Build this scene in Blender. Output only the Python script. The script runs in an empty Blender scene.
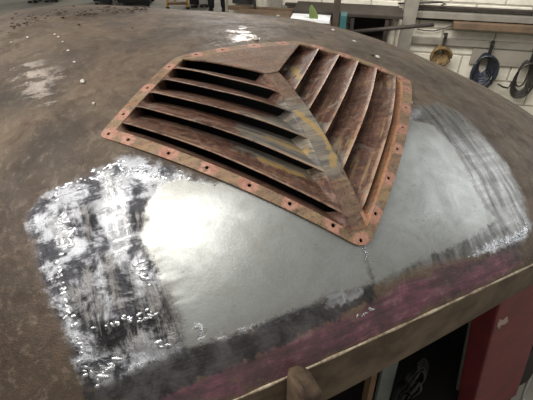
import bpy, bmesh, math, random
import numpy as np
from mathutils import Vector, Matrix
random.seed(7); rng = np.random.default_rng(7)
S = bpy.context.scene
COL = S.collection

# ------------------------------------------------------------------ camera, sky, lamps, exposure
F = 418.0                        # focal length in pixels of the 533 px wide frame
PITCH = math.radians(38.0); HC = 1.95
cam_d = bpy.data.cameras.new('camera'); cam = bpy.data.objects.new('camera', cam_d); COL.objects.link(cam)
cam_d.sensor_width = 36.0; cam_d.lens = 36.0 * F / 533.0; cam_d.clip_start = 0.02
cam.location = (0, 0, HC); cam.rotation_euler = (math.pi/2 - PITCH, 0, 0)
S.camera = cam
S.view_settings.view_transform = 'Standard'; S.view_settings.look = 'None'
S.view_settings.exposure = 0.0; S.view_settings.gamma = 1.0; S.view_settings.use_curve_mapping = False
W = bpy.data.worlds.new('world'); S.world = W; W.use_nodes = True
W.node_tree.nodes['Background'].inputs[0].default_value = (1.0, 0.97, 0.93, 1)
W.node_tree.nodes['Background'].inputs[1].default_value = 0.34
def lamp(name, loc, target, size, power, color=(1, .97, .93)):
    d = bpy.data.lights.new(name, 'AREA'); d.shape = 'RECTANGLE'; d.size, d.size_y = size; d.energy = power; d.color = color
    o = bpy.data.objects.new(name, d); COL.objects.link(o); o.location = loc
    o.rotation_euler = (Vector(target) - Vector(loc)).to_track_quat('-Z', 'Y').to_euler()
    return o
lamp('ceiling_or_fill_lamp', (-2.5, 0.35, 4.1), (-0.2, 0.7, 1.4), (0.5, 1.5), 88)
lamp('ceiling_or_fill_lamp', (-0.9, -0.2, 4.1), (-0.2, 0.6, 1.4), (1.2, 1.6), 38)  # broad overhead fill, added to brighten the steel sheet
lamp('ceiling_or_fill_lamp', (-3.6, 4.4, 4.1), (-0.5, 1.0, 1.5), (0.4, 1.0), 22)
lamp('ceiling_or_fill_lamp', (-0.6, 12.0, 3.7), (-0.2, 3.0, 1.2), (1.2, 0.5), 110)
lamp('ceiling_or_fill_lamp', (1.0, 2.6, 2.5), (2.4, 3.9, 0.7), (1.6, 0.5), 60)  # fill light added to brighten the block wall

lamp('side_fill_light', (4.6, 2.2, 3.0), (0.4, 0.7, 1.4), (3.0, 2.0), 42, (.96, .98, 1.0))  # unseen soft fill added at the right to lift the right sheet

# ------------------------------------------------------------------ geometry of the dome (metres, own axes u along the car, v across, w outwards)
RM = np.array([[0.9169226719326611, -0.30092901201107036, 0.26209643917053244], [0.2346972548849505, 0.9378315512450437, 0.25571308147757144], [-0.3227537950904685, -0.1729558071280857, 0.9305462248246137]])
TM = np.array([0.1775416956077546, -0.07740118639532584, -0.7810072502429304])
K1, K2 = 0.46067, 0.73882
U0, V0, DS, NU, NV = -2.0, -.8, .2, 22, 19
COEF = np.array([-16451,-15062,-14079,-13507,-13348,-13608,-14291,-15400,-16935,-18891,-21265,-24052,-27251,-30863,-34896,-39359,-44265,-49624,-55441,-14059,-12661,-11666,-11073,-10880,-11087,-11698,-12720,-14160,-16025,-18322,-21054,-24228,-27848,-31920,-36451,-41445,-46905,-52833,-11913,-10503,-9500,-8896,-8684,-8857,-9413,-10360,-11711,-13484,-15698,-18371,-21516,-25143,-29256,-33854,-38933,-44490,-50521,-10015,-8587,-7574,-6968,-6754,-6914,-7437,-8325,-9594,-11274,-13400,-16008,-19121,-22756,-26911,-31575,-36735,-42377,-48498,-8368,-6908,-5881,-5277,-5076,-5249,-5768,-6622,-7824,-9414,-11448,-13983,-17062,-20705,-24903,-29628,-34855,-40566,-46755,-6974,-5469,-4415,-3807,-3628,-3840,-4396,-5257,-6422,-7934,-9875,-12333,-15379,-19033,-23267,-28035,-33304,-39054,-45280,-5832,-4273,-3179,-2553,-2391,-2660,-3296,-4223,-5402,-6869,-8729,-11117,-14138,-17798,-22042,-26816,-32087,-37837,-44065,-4938,-3327,-2185,-1523,-1355,-1677,-2429,-3488,-4760,-6252,-8074,-10416,-13421,-17054,-21255,-25980,-31202,-36910,-43101,-4277,-2633,-1453,-748,-545,-882,-1749,-2994,-4445,-6079,-7992,-10349,-13285,-16810,-20895,-25512,-30640,-36267,-42389,-3834,-2181,-991,-266,-23,-323,-1244,-2677,-4353,-6206,-8302,-10728,-13585,-16967,-20901,-25378,-30383,-35902,-41931,-3592,-1949,-783,-84,149,-126,-1026,-2543,-4391,-6440,-8701,-11220,-14073,-17371,-21181,-25526,-30405,-35810,-41734,-3548,-1918,-792,-158,-3,-334,-1221,-2696,-4581,-6734,-9109,-11720,-14625,-17910,-21655,-25907,-30683,-35983,-41804,-3716,-2085,-992,-431,-385,-832,-1763,-3173,-4996,-7154,-9586,-12268,-15233,-18547,-22280,-26486,-31194,-36414,-42147,-4129,-2470,-1386,-876,-925,-1495,-2519,-3927,-5681,-7786,-10214,-12930,-15943,-19298,-23051,-27250,-31926,-37097,-42767,-4827,-3118,-2010,-1507,-1608,-2278,-3428,-4912,-6645,-8694,-11077,-13782,-16816,-20205,-23989,-28205,-32881,-38032,-43665,-5856,-4084,-2926,-2390,-2484,-3196,-4450,-6045,-7823,-9848,-12186,-14864,-17899,-21312,-25128,-29372,-34065,-39219,-44840,-7250,-5417,-4201,-3610,-3656,-4339,-5606,-7257,-9110,-11173,-13511,-16182,-19220,-22651,-26496,-30772,-35492,-40664,-46292,-9036,-7153,-5886,-5241,-5228,-5845,-7039,-8656,-10544,-12659,-15036,-17729,-20786,-24241,-28116,-32424,-37174,-42372,-48020,-11224,-9308,-7999,-7304,-7226,-7752,-8830,-10355,-12216,-14356,-16775,-19509,-22601,-26089,-29997,-34338,-39122,-44349,-50023,-13820,-11882,-10539,-9792,-9637,-10055,-11001,-12405,-14195,-16318,-18759,-21533,-24668,-28197,-32142,-36520,-41338,-46598,-52302,-16830,-14874,-13495,-12691,-12448,-12747,-13552,-14822,-16511,-18583,-21018,-23817,-26992,-30564,-34553,-38970,-43825,-49120,-54856,-20254,-18279,-16862,-15992,-15652,-15822,-16480,-17604,-19171,-21164,-23566,-26370,-29577,-33193,-37227,-41688,-46582,-51913,-57684], float).reshape(NU, NV) / 10000.0
cp, sp = math.cos(PITCH), math.sin(PITCH)
def c2w(Y):
    x, y, z = Y[..., 0], Y[..., 1], Y[..., 2]
    return np.stack([x, -z*cp + y*sp, z*sp + y*cp + HC], -1)
def L2W(u, v, w):
    P = np.stack(np.broadcast_arrays(np.asarray(u, float), np.asarray(v, float), np.asarray(w, float)), -1)
    return c2w(P @ RM.T + TM)
def lvec(d):                     # a direction in dome axes -> world
    Y = np.asarray(d, float) @ RM.T
    return np.array([Y[0], -Y[2]*cp + Y[1]*sp, Y[2]*sp + Y[1]*cp])
def bas(x):
    i = np.floor(x).astype(int); s = x - i
    return i, ((1-s)**3/6, (3*s**3-6*s**2+4)/6, (-3*s**3+3*s**2+3*s+1)/6, s**3/6)
def H(u, v):                     # height of the dome
    u = np.clip(np.asarray(u, float), U0+DS*1.01, U0+DS*(NU-2.01)); v = np.clip(np.asarray(v, float), V0+DS*1.01, V0+DS*(NV-2.01))
    iu, bu = bas((u-U0)/DS); iv, bv = bas((v-V0)/DS); o = 0
    for p in range(4):
        for q in range(4): o = o + bu[p]*bv[q]*COEF[iu-1+p, iv-1+q]
    return o
def G(u, v): return -K1*np.asarray(u)**2 - K2*np.asarray(v)**2     # height of the vent grille's base
OC = -RM.T @ TM
TT = np.linspace(.5, 2.6, 1400)
def uv_of(P):                    # points of the survey -> where they lie on the dome
    P = np.array(P, float)
    D = np.stack([(P[:, 0]-266.5)/F, (200-P[:, 1])/F, -np.ones(len(P))], -1) @ RM
    X = OC + TT[None, :, None]*D[:, None, :]
    g = X[..., 2] - H(X[..., 0], X[..., 1])
    i = np.maximum((g < 0).argmax(1), 1); a = np.arange(len(P)); g0, g1 = g[a, i-1], g[a, i]
    t = TT[i-1] + (TT[i]-TT[i-1])*g0/(g0-g1)
    L = OC + t[:, None]*D
    return L[:, :2]
def on_dome(P, lift=0.0):
    q = uv_of(P); return L2W(q[:, 0], q[:, 1], H(q[:, 0], q[:, 1]) + lift)
def ray(px, py):
    x, y = (px-266.5)/F, (200-py)/F
    return np.array([x, cp + y*sp, -sp + y*cp])
CAM = np.array([0, 0, HC])
def at_plane(px, py, P0, n):
    d = ray(px, py); t = ((np.array(P0)-CAM) @ n) / (d @ n); return CAM + t*d
def at_floor(px, py): return at_plane(px, py, (0, 0, 0), np.array([0, 0, 1.]))

# ------------------------------------------------------------------ materials
def newmat(name):
    m = bpy.data.materials.new(name); m.use_nodes = True
    return m, m.node_tree.nodes, m.node_tree.links, m.node_tree.nodes['Principled BSDF']
def srgb(r, g, b):
    f = lambda c: (c/255/12.92 if c/255 <= .04045 else ((c/255+.055)/1.055)**2.4)
    return (f(r), f(g), f(b), 1)
class NT:                        # small helper for writing node graphs
    def __init__(s, name): s.m, s.N, s.L, s.b = newmat(name)
    def n(s, t, **k):
        o = s.N.new(t)
        for a, b in k.items(): setattr(o, a, b)
        return o
    def put(s, inp, v):
        if hasattr(v, 'is_output') or isinstance(v, bpy.types.NodeSocket): s.L.new(v, inp)
        else: inp.default_value = v
    def attr(s, name): return s.n('ShaderNodeAttribute', attribute_name=name).outputs['Fac']
    def coord(s, kind='Object', scale=(1, 1, 1)):
        c = s.n('ShaderNodeTexCoord'); mp = s.n('ShaderNodeMapping'); s.L.new(c.outputs[kind], mp.inputs[0]); mp.inputs['Scale'].default_value = scale
        return mp.outputs[0]
    def noise(s, vec, scale, detail=6, rough=.6, dist=0.0, out='Fac'):
        o = s.n('ShaderNodeTexNoise'); s.L.new(vec, o.inputs['Vector']); o.inputs['Scale'].default_value = scale
        o.inputs['Detail'].default_value = detail; o.inputs['Roughness'].default_value = rough; o.inputs['Distortion'].default_value = dist
        return o.outputs[out]
    def math(s, op, a, b=0.0, clamp=False):
        o = s.n('ShaderNodeMath', operation=op, use_clamp=clamp); s.put(o.inputs[0], a); s.put(o.inputs[1], b); return o.outputs[0]
    def ramp(s, v, lo, hi):      # smooth 0..1
        o = s.n('ShaderNodeMapRange', interpolation_type='SMOOTHSTEP'); s.put(o.inputs['Value'], v); o.inputs['From Min'].default_value = lo; o.inputs['From Max'].default_value = hi
        return o.outputs[0]
    def cramp(s, v, stops):
        o = s.n('ShaderNodeValToRGB'); s.put(o.inputs[0], v); e = o.color_ramp.elements
        while len(e) < len(stops): e.new(.5)
        for el, (p, c) in zip(e, stops): el.position = p; el.color = c
        return o.outputs[0]
    def mix(s, fac, a, b):
        o = s.n('ShaderNodeMix', data_type='RGBA'); s.put(o.inputs[0], fac); s.put(o.inputs[6], a); s.put(o.inputs[7], b); return o.outputs[2]
    def mixf(s, fac, a, b):
        o = s.n('ShaderNodeMix', data_type='FLOAT'); s.put(o.inputs[0], fac); s.put(o.inputs[2], a); s.put(o.inputs[3], b); return o.outputs[0]
    def bump(s, h, strength, dist=.002):
        o = s.n('ShaderNodeBump'); s.put(o.inputs['Strength'], strength); o.inputs['Distance'].default_value = dist; s.L.new(h, o.inputs['Height'])
        s.L.new(o.outputs[0], s.b.inputs['Normal']); return o
    def out(s, color=None, rough=None, metal=None):
        for k, v in (('Base Color', color), ('Roughness', rough), ('Metallic', metal)):
            if v is not None: s.put(s.b.inputs[k], v)
        return s.m

def simple(name, col, rough=.7, metal=0.0, var=.25, scale=12, bump=.15, col2=None):
    t = NT(name); v = t.coord('Object'); nz = t.noise(v, scale, 6, .65)
    c2 = col2 if col2 else tuple(c*(1-var) for c in col[:3]) + (1,)
    c = t.mix(t.ramp(nz, .35, .68), col, c2)
    if bump: t.bump(t.noise(v, scale*4, 4, .6), bump, .004)
    return t.out(c, rough, metal)

# ---- bodywork: one paint record for the whole skin; the survey distances are stored per vertex
def bodywork():
    t = NT('bare_and_rusty_bodywork'); v = t.coord('Object')
    n1 = t.noise(v, 3.2, 8, .62, .6); n2 = t.noise(v, 14, 8, .7, .8); n3 = t.noise(v, 90, 6, .7); n4 = t.noise(v, 330, 3, .6)
    # old rust-brown steel, greyer towards the crown, browner to the low left
    rust = t.cramp(n1, [(.28, srgb(60, 51, 42)), (.45, srgb(94, 80, 65)), (.58, srgb(112, 95, 77)), (.75, srgb(88, 69, 52))])
    rust = t.mix(t.math('MULTIPLY', t.ramp(n2, .46, .72), .8), rust, srgb(74, 60, 48))
    pit = t.mix(t.ramp(n3, .4, .75), srgb(34, 24, 17), srgb(80, 57, 40))
    rust = t.mix(t.math('MULTIPLY', t.ramp(t.attr('low_left'), -.16, .16), .85), rust, pit)
    rust = t.mix(t.math('MULTIPLY', t.ramp(n4, .52, .72), .45), rust, srgb(58, 46, 38))
    rough_r = t.mixf(t.ramp(n2, .3, .7), .46, .70); met_r = .25
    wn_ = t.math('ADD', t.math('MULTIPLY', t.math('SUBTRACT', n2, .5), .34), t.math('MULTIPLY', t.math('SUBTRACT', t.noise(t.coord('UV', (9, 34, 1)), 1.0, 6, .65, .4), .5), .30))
    wz = t.ramp(t.math('ADD', t.attr('worn_glint'), wn_), .005, .045)
    rust = t.mix(t.math('MULTIPLY', wz, .2), rust, srgb(150, 140, 128)); rough_r = t.mixf(wz, rough_r, .30); met_r = t.mixf(wz, .25, .75)  # lamp highlights painted onto the roof as paler, glossier bare metal
    # distance records with broken edges
    wob = t.math('MULTIPLY', t.math('SUBTRACT', n2, .5), .05); wobf = t.math('MULTIPLY', t.math('SUBTRACT', n3, .5), .03)
    def zone(name, soft, k=1.0, k2=1.0):
        d = t.math('ADD', t.attr(name), t.math('ADD', t.math('MULTIPLY', wob, k), t.math('MULTIPLY', wobf, k2)))
        return t.ramp(d, -soft, soft)
    g = zone('ground', .011); c = zone('sheet', .006, .6); k = zone('soot', .005, 1.0); p = zone('primer', .010, 1.3); b = zone('burn', .014, .8)
    sh = zone('polish_glint', .006, 1.0)
    st = t.coord('UV', (7, 55, 1)); stn = t.noise(st, 1.0, 6, .7, .4)
    st2 = t.coord('UV', (70, 9, 1)); stn2 = t.noise(st2, 1.0, 5, .7, .3)
    # ground (abraded) steel: dark blue-grey scale with bright scratches
    nb = t.noise(v, 19, 9, .72, .35); lz = t.attr('left_zone'); sb = t.noise(t.coord('UV', (52, 9, 1)), 1.0, 6, .62, .3)
    gcol = t.mix(t.ramp(t.math('ADD', t.math('MULTIPLY', stn, .25), t.math('MULTIPLY', nb, .75)), .45, .56), srgb(70, 70, 74), srgb(186, 188, 192))
    gcol = t.mix(lz, t.mix(t.ramp(sb, .34, .66), srgb(98, 97, 95), srgb(150, 150, 147)), gcol)
    gcol = t.mix(t.math('MULTIPLY', t.math('MULTIPLY', t.ramp(n1, .46, .60), t.math('MULTIPLY', lz, t.ramp(nb, .62, .5))), .8), gcol, srgb(46, 46, 50))
    # clean sheet: dull galvanised grey with water stains and fine specks
    ccol = t.mix(t.ramp(t.math('ADD', t.math('MULTIPLY', n2, .7), t.math('MULTIPLY', n4, .3)), .36, .64), srgb(178, 181, 178), srgb(158, 160, 156))
    ccol = t.mix(t.math('MULTIPLY', t.ramp(n2, .55, .8), .35), ccol, srgb(146, 141, 128))
    ccol = t.mix(t.math('MULTIPLY', t.ramp(t.noise(v, 46, 4, .7), .67, .72), .5), ccol, srgb(96, 92, 84))
    kcol = t.mix(t.ramp(nb, .38, .66), srgb(34, 34, 37), srgb(78, 77, 78))
    bcol = t.mix(t.ramp(t.math('ADD', t.math('MULTIPLY', stn2, .6), t.math('MULTIPLY', nb, .4)), .45, .57), srgb(26, 25, 26), srgb(132, 129, 126))
    pcol = t.cramp(t.math('ADD', t.math('MULTIPLY', stn, .45), t.math('MULTIPLY', nb, .55)), [(.38, srgb(64, 52, 54)), (.46, srgb(88, 62, 68)), (.54, srgb(116, 74, 86)), (.64, srgb(168, 128, 134))])
    rust = t.mix(t.math('MULTIPLY', t.ramp(t.noise(v, 38, 8, .75, .5), .5, .66), .4), rust, srgb(140, 126, 108))
    rust = t.mix(t.math('MULTIPLY', t.ramp(t.noise(v, 7, 8, .7, 1.0), .52, .66), .55), rust, srgb(60, 50, 42))
    col = t.mix(g, rust, gcol)
    col = t.mix(c, col, ccol)
    halo = t.math('MULTIPLY', t.math('SUBTRACT', zone('sheet', .02, .4), zone('sheet_core', .012, .4), True), t.mixf(lz, .12, .24))
    col = t.mix(halo, col, srgb(120, 104, 82))
    col = t.mix(t.math('MULTIPLY', b, .9), col, bcol)
    pcol = t.mix(t.math('MULTIPLY', t.ramp(n1, .46, .60), .6), pcol, srgb(70, 56, 54))
    col = t.mix(t.math('MULTIPLY', p, t.ramp(n2, .25, .45)), col, pcol)
    col = t.mix(t.math('MULTIPLY', k, .92), col, kcol)
    col = t.mix(sh, col, t.mix(t.ramp(t.math('MAXIMUM', stn, stn2), .45, .66), srgb(158, 159, 161), srgb(226, 228, 230)))  # polished spots, with the lamp's white highlight painted into the colour
    spat = t.math('MULTIPLY', t.ramp(t.noise(v, 60, 2, .5), .70, .74), g)
    ro = t.mixf(g, rough_r, t.mixf(t.ramp(stn, .3, .7), .22, .42)); me = t.mixf(g, met_r, .95)
    ro = t.mixf(c, ro, t.mixf(t.ramp(n2, .3, .7), .36, .44)); me = t.mixf(c, me, .8)
    ro = t.mixf(b, ro, .34); me = t.mixf(b, me, .7)
    ro = t.mixf(p, ro, .36); me = t.mixf(p, me, .15)
    ro = t.mixf(k, ro, .42); me = t.mixf(k, me, .3)
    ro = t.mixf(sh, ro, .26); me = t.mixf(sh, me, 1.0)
    # relief: pits in the rust, grinder ripples in the ground zone
    hr = t.math('SUBTRACT', t.math('ADD', t.math('MULTIPLY', n3, .5), t.math('MULTIPLY', n4, .35)), .425)
    hr = t.math('MULTIPLY', hr, t.mixf(wz, 1.0, .3))
    rip = t.math('ADD', t.math('MULTIPLY', sb, .5), t.math('MULTIPLY', lz, t.math('ADD', t.math('MULTIPLY', stn2, .4), t.math('MULTIPLY', nb, 2.2))))
    rip = t.math('SUBTRACT', t.math('SUBTRACT', rip, .25), t.math('MULTIPLY', lz, 1.3))
    gz = t.math('MAXIMUM', t.math('SUBTRACT', g, c, True), t.math('MAXIMUM', b, sh))
    hh = t.mixf(gz, t.mixf(t.math('MAXIMUM', c, 0.0), hr, t.math('SUBTRACT', t.math('ADD', t.math('MULTIPLY', n3, .09), t.math('MULTIPLY', n4, .05)), .07)), t.math('MULTIPLY', rip, 1.3))
    hh = t.mixf(t.math('MAXIMUM', p, k), hh, t.math('SUBTRACT', t.math('ADD', t.math('MULTIPLY', stn, .6), t.math('MULTIPLY', n2, .9)), .75))
    t.bump(hh, .55, .005)
    return t.out(col, ro, me)
M_BODY = bodywork()

def grille_mat(name, a, b, c, pink=False, metal=.35, seed=0.0):
    t = NT(name); o = t.coord('Object'); uv = t.coord('UV', (5, 85, 1))
    off = t.n('ShaderNodeObjectInfo').outputs['Random']
    av = t.n('ShaderNodeVectorMath', operation='ADD'); t.L.new(uv, av.inputs[0]); t.L.new(t.math('MULTIPLY', off, 37.0), av.inputs[1])
    s1 = t.noise(av.outputs[0], 1.0, 6, .68, .25); n2 = t.noise(o, 26, 7, .7, .7); n3 = t.noise(o, 150, 4, .65); n1 = t.noise(o, 9, 5, .6, .4)
    m = t.math('ADD', t.math('MULTIPLY', s1, .5), t.math('MULTIPLY', n2, .5))
    col = t.cramp(m, [(.33, a), (.47, b), (.62, c)])
    col = t.mix(t.math('MULTIPLY', t.ramp(n3, .5, .68), .6), col, srgb(42, 31, 26))
    col = t.mix(t.math('MULTIPLY', t.ramp(t.noise(o, 60, 6, .75, .5), .52, .66), .55), col, srgb(158, 122, 96))
    # flakes of old coats: buff, slate grey, copper orange
    col = t.mix(t.math('MULTIPLY', t.ramp(t.math('ADD', t.math('MULTIPLY', s1, .6), t.math('MULTIPLY', n1, .4)), .555, .60), .62), col, srgb(150, 128, 88))
    col = t.mix(t.math('MULTIPLY', t.ramp(t.noise(o, 17, 6, .7, 1.2), .57, .63), .55), col, srgb(132, 126, 116))
    col = t.mix(t.math('MULTIPLY', t.ramp(t.noise(av.outputs[0], 1.7, 4, .6), .62, .68), .65), col, srgb(168, 108, 72))
    g = t.attr('slate'); ga = t.ramp(t.math('ADD', g, t.math('MULTIPLY', t.math('SUBTRACT', n2, .5), .10)), -.012, .012)
    slate = t.mix(t.ramp(s1, .38, .62), srgb(92, 92, 90), srgb(146, 138, 120))
    col = t.mix(t.math('MULTIPLY', ga, .85), col, slate)
    y = t.attr('ochre'); ya = t.ramp(t.math('ADD', y, t.math('MULTIPLY', t.math('SUBTRACT', n2, .5), .03)), -.003, .003)
    col = t.mix(t.math('MULTIPLY', ya, .75), col, srgb(170, 140, 84))
    ro = t.mixf(t.ramp(n2, .3, .7), .48, .72)
    if pink:
        pk = t.ramp(t.math('ADD', t.attr('bare'), t.math('MULTIPLY', t.math('SUBTRACT', n2, .5), .05)), -.004, .004)
        col = t.mix(pk, col, t.mix(t.ramp(t.math('ADD', t.math('MULTIPLY', n3, .5), t.math('MULTIPLY', n2, .5)), .4, .62), srgb(184, 140, 120), srgb(152, 106, 88)))
    ea = t.math('MULTIPLY', t.attr('lip'), t.ramp(n2, .3, .6))
    col = t.mix(ea, col, srgb(196, 164, 140)); ro = t.mixf(ea, ro, .35)
    t.bump(t.math('ADD', t.math('MULTIPLY', n2, .6), t.math('MULTIPLY', n3, .4)), .6, .003)
    return t.out(col, ro, metal)
M_SLAT = grille_mat('scuffed_brown_slat', srgb(58, 40, 34), srgb(90, 64, 53), srgb(128, 96, 80), metal=.15)
M_COPPER = grille_mat('copper_brown_slat', srgb(112, 76, 56), srgb(166, 118, 86), srgb(190, 144, 110), metal=.1)
M_FLANGE = grille_mat('copper_flange', srgb(92, 72, 56), srgb(130, 106, 82), srgb(156, 132, 100), pink=True, metal=.1)
M_PLATE = grille_mat('brown_top_plate', srgb(78, 64, 54), srgb(108, 86, 70), srgb(134, 110, 90), metal=.15)

# ------------------------------------------------------------------ object helpers
def link(name, me, mat=None, parent=None, smooth=False):
    o = bpy.data.objects.new(name, me); COL.objects.link(o)
    if mat is not None and not me.materials: me.materials.append(mat)
    if smooth: me.polygons.foreach_set('use_smooth', [True]*len(me.polygons))
    if parent is not None:
        o.parent = parent; o.location = (0, 0, 0)
        me_shift(o, parent)
    return o
def me_shift(o, parent):         # meshes are written in world metres: bring them into the parent's frame
    p = parent; M = Matrix.Identity(4)
    chain = []
    while p is not None: chain.append(p); p = p.parent
    for q in reversed(chain): M = M @ Matrix.LocRotScale(q.location, q.rotation_euler, q.scale)
    if not o.data.get('shifted'):
        o.data.transform(M.inverted()); o.data['shifted'] = 1
def tag(o, label=None, cat=None, group=None, kind=None):
    for k, v in (('label', label), ('category', cat), ('group', group), ('kind', kind)):
        if v: o[k] = v
    return o
def thing(name, loc, label, cat, group=None, rz=0.0):
    o = bpy.data.objects.new(name, None); COL.objects.link(o); o.location = loc; o.rotation_euler = (0, 0, rz); o.empty_display_size = .1
    return tag(o, label, cat, group)
class MB:
    def __init__(s): s.v = []; s.f = []; s.uv = None
    def add(s, V, Fc):
        o = len(s.v); s.v.extend([tuple(map(float, p)) for p in V]); s.f.extend([tuple(i+o for i in f) for f in Fc]); return s
    def box(s, c, sx, sy, sz, X=(1, 0, 0), Y=(0, 1, 0), Z=(0, 0, 1), taper=1.0):
        c = np.array(c, float); X, Y, Z = (np.array(a, float) for a in (X, Y, Z)); P = []
        for k in (-1, 1):
            q = 1.0 if k < 0 else taper
            for a, b in ((-1, -1), (1, -1), (1, 1), (-1, 1)): P.append(c + X*a*sx/2*q + Y*b*sy/2*q + Z*k*sz/2)
        return s.add(P, [(3, 2, 1, 0), (4, 5, 6, 7), (0, 1, 5, 4), (1, 2, 6, 5), (2, 3, 7, 6), (3, 0, 4, 7)])
    def tube(s, path, r, n=8, cap=True, squash=None):
        path = [np.array(p, float) for p in path]; m = len(path); R = r if hasattr(r, '__len__') else [r]*m
        up = np.array([0, 0, 1.]); V = []
        for i, p in enumerate(path):
            d = path[min(i+1, m-1)] - path[max(i-1, 0)]; d /= np.linalg.norm(d)+1e-12
            a = np.cross(d, up if abs(d[2]) < .95 else np.array([1., 0, 0])); a /= np.linalg.norm(a); b = np.cross(a, d)
            for k in range(n):
                t = 2*math.pi*k/n; V.append(p + R[i]*(math.cos(t)*a + math.sin(t)*b))
        Fc = [(i*n+k, i*n+(k+1) % n, (i+1)*n+(k+1) % n, (i+1)*n+k) for i in range(m-1) for k in range(n)]
        if cap: Fc += [tuple(range(n))[::-1], tuple((m-1)*n+k for k in range(n))]
        return s.add(V, Fc)
    def blob(s, c, rx, ry, rz, X=(1, 0, 0), Y=(0, 1, 0), Z=(0, 0, 1), n=7, m=4, jit=0.0):
        c = np.array(c, float); X, Y, Z = (np.array(a, float) for a in (X, Y, Z)); V = [c - Z*rz]; 
        for i in range(1, m):
            ph = -math.pi/2 + math.pi*i/m
            for k in range(n):
                t = 2*math.pi*k/n; q = 1 + jit*random.uniform(-1, 1)
                V.append(c + q*(X*rx*math.cos(ph)*math.cos(t) + Y*ry*math.cos(ph)*math.sin(t)) + Z*rz*math.sin(ph))
        V.append(c + Z*rz); Fc = []
        for k in range(n): Fc.append((0, 1+(k+1) % n, 1+k))
        for i in range(m-2):
            for k in range(n): Fc.append((1+i*n+k, 1+i*n+(k+1) % n, 1+(i+1)*n+(k+1) % n, 1+(i+1)*n+k))
        t0 = 1+(m-2)*n
        for k in range(n): Fc.append((t0+k, t0+(k+1) % n, len(V)-1))
        return s.add(V, Fc)
    def mesh(s, name):
        me = bpy.data.meshes.new(name); me.from_pydata(s.v, [], s.f); me.update()
        bm = bmesh.new(); bm.from_mesh(me); bmesh.ops.recalc_face_normals(bm, faces=bm.faces[:]); bm.to_mesh(me); bm.free(); return me
    def build(s, name, mat, parent=None, smooth=False, bevel=0.0):
        me = s.mesh(name)
        if bevel:
            bm = bmesh.new(); bm.from_mesh(me); bmesh.ops.bevel(bm, geom=[e for e in bm.edges], offset=bevel, segments=2, affect='EDGES', profile=.6, clamp_overlap=True); bm.to_mesh(me); bm.free()
        return link(name, me, mat, parent, smooth)
def sdf(poly, U, V):             # signed distance to a polygon, positive inside
    P = np.asarray(poly); d = np.full(U.shape, 9.0); ins = np.zeros(U.shape, bool)
    for (x0, y0), (x1, y1) in zip(P, np.roll(P, -1, 0)):
        ex, ey = x1-x0, y1-y0; t = np.clip(((U-x0)*ex+(V-y0)*ey)/(ex*ex+ey*ey+1e-12), 0, 1)
        d = np.minimum(d, np.hypot(U-x0-t*ex, V-y0-t*ey))
        cr = ((y0 > V) != (y1 > V)); ins ^= cr & (U < (x1-x0)*(V-y0)/((y1-y0) if y1 != y0 else 1e-12)+x0)
    return np.where(ins, d, -d)
def sdline(path, U, V):
    P = np.asarray(path); d = np.full(U.shape, 9.0)
    for (x0, y0), (x1, y1) in zip(P[:-1], P[1:]):
        ex, ey = x1-x0, y1-y0; t = np.clip(((U-x0)*ex+(V-y0)*ey)/(ex*ex+ey*ey+1e-12), 0, 1)
        d = np.minimum(d, np.hypot(U-x0-t*ex, V-y0-t*ey))
    return d

# ------------------------------------------------------------------ workshop floor and wall
M_CONC = simple('worn_concrete_floor', srgb(160, 156, 143), .75, 0, .25, 2.5, .1)
M_BLOCK = simple('whitewashed_block', srgb(208, 202, 186), .85, 0, .22, 9, .25)
M_MORTAR = simple('grey_mortar', srgb(164, 158, 142), .9, 0, .25, 20, .2)
M_GREYP = simple('grey_painted_steel', srgb(132, 127, 116), .6, .1, .25, 8, .1)
M_DKSTEEL = simple('dark_rusty_steel', srgb(60, 52, 46), .65, .3, .35, 14, .2)
M_WOODB = simple('brown_timber', srgb(106, 86, 66), .75, 0, .35, 7, .25)
M_BLACK = simple('black_rubber', srgb(24, 24, 25), .55, 0, .3, 20, .1)
M_DARKIN = simple('dark_shed_lining', srgb(40, 38, 36), .85, 0, .3, 6, .1)
fl = MB().box((0, 5.0, -.05), 22, 20, .1).build('floor', M_CONC); tag(fl, kind='structure')
PR = CAM + ray(533, 20)*(3.7/ray(533, 20)[1]); PL = CAM + ray(230, 12)*(4.25/ray(230, 12)[1])
WX = np.array([PR[0]-PL[0], PR[1]-PL[1], 0.]); WX /= np.linalg.norm(WX)        # along the wall, to the right
WN = np.array([WX[1], -WX[0], 0.])                                               # out of the wall towards the room
WORG = np.array([PL[0], PL[1], 0.])
def wall_pt(px, py, off=0.0):    # a survey point on the wall -> (along, height)
    P = at_plane(px, py, WORG + WN*off, WN); return float((P-WORG) @ WX), float(P[2])
def WP(s, z, off): return WORG + WX*s + WN*off + np.array([0, 0, z])
def wbox(mb, px0, py0, px1, py1, off0, off1, slope=0.0):   # a box lying on the wall
    om = (off0+off1)/2; s0, z0 = wall_pt(px0, py0, off1); s1, z1 = wall_pt(px1, py1, off1)
    return mb.box(WP((s0+s1)/2, (z0+z1)/2, om), abs(s1-s0), abs(off1-off0), abs(z0-z1), WX, WN, (0, 0, 1))
s_l = -0.05
wall = MB().box(WP(2.6, 1.0, -.114), 5.3, .2, 2.0, WX, WN).build('wall_back', M_MORTAR); tag(wall, kind='structure')
bm_ = MB().box((0, 0, 0), .43, .05, .205); bme = bm_.mesh('block'); bme.materials.append(M_BLOCK); bme['shifted'] = 1
b2 = bmesh.new(); b2.from_mesh(bme); bmesh.ops.bevel(b2, geom=b2.edges[:], offset=.007, segments=1, affect='EDGES'); b2.to_mesh(b2 and bme); b2.free()
wrot = math.atan2(WX[1], WX[0])
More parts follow.
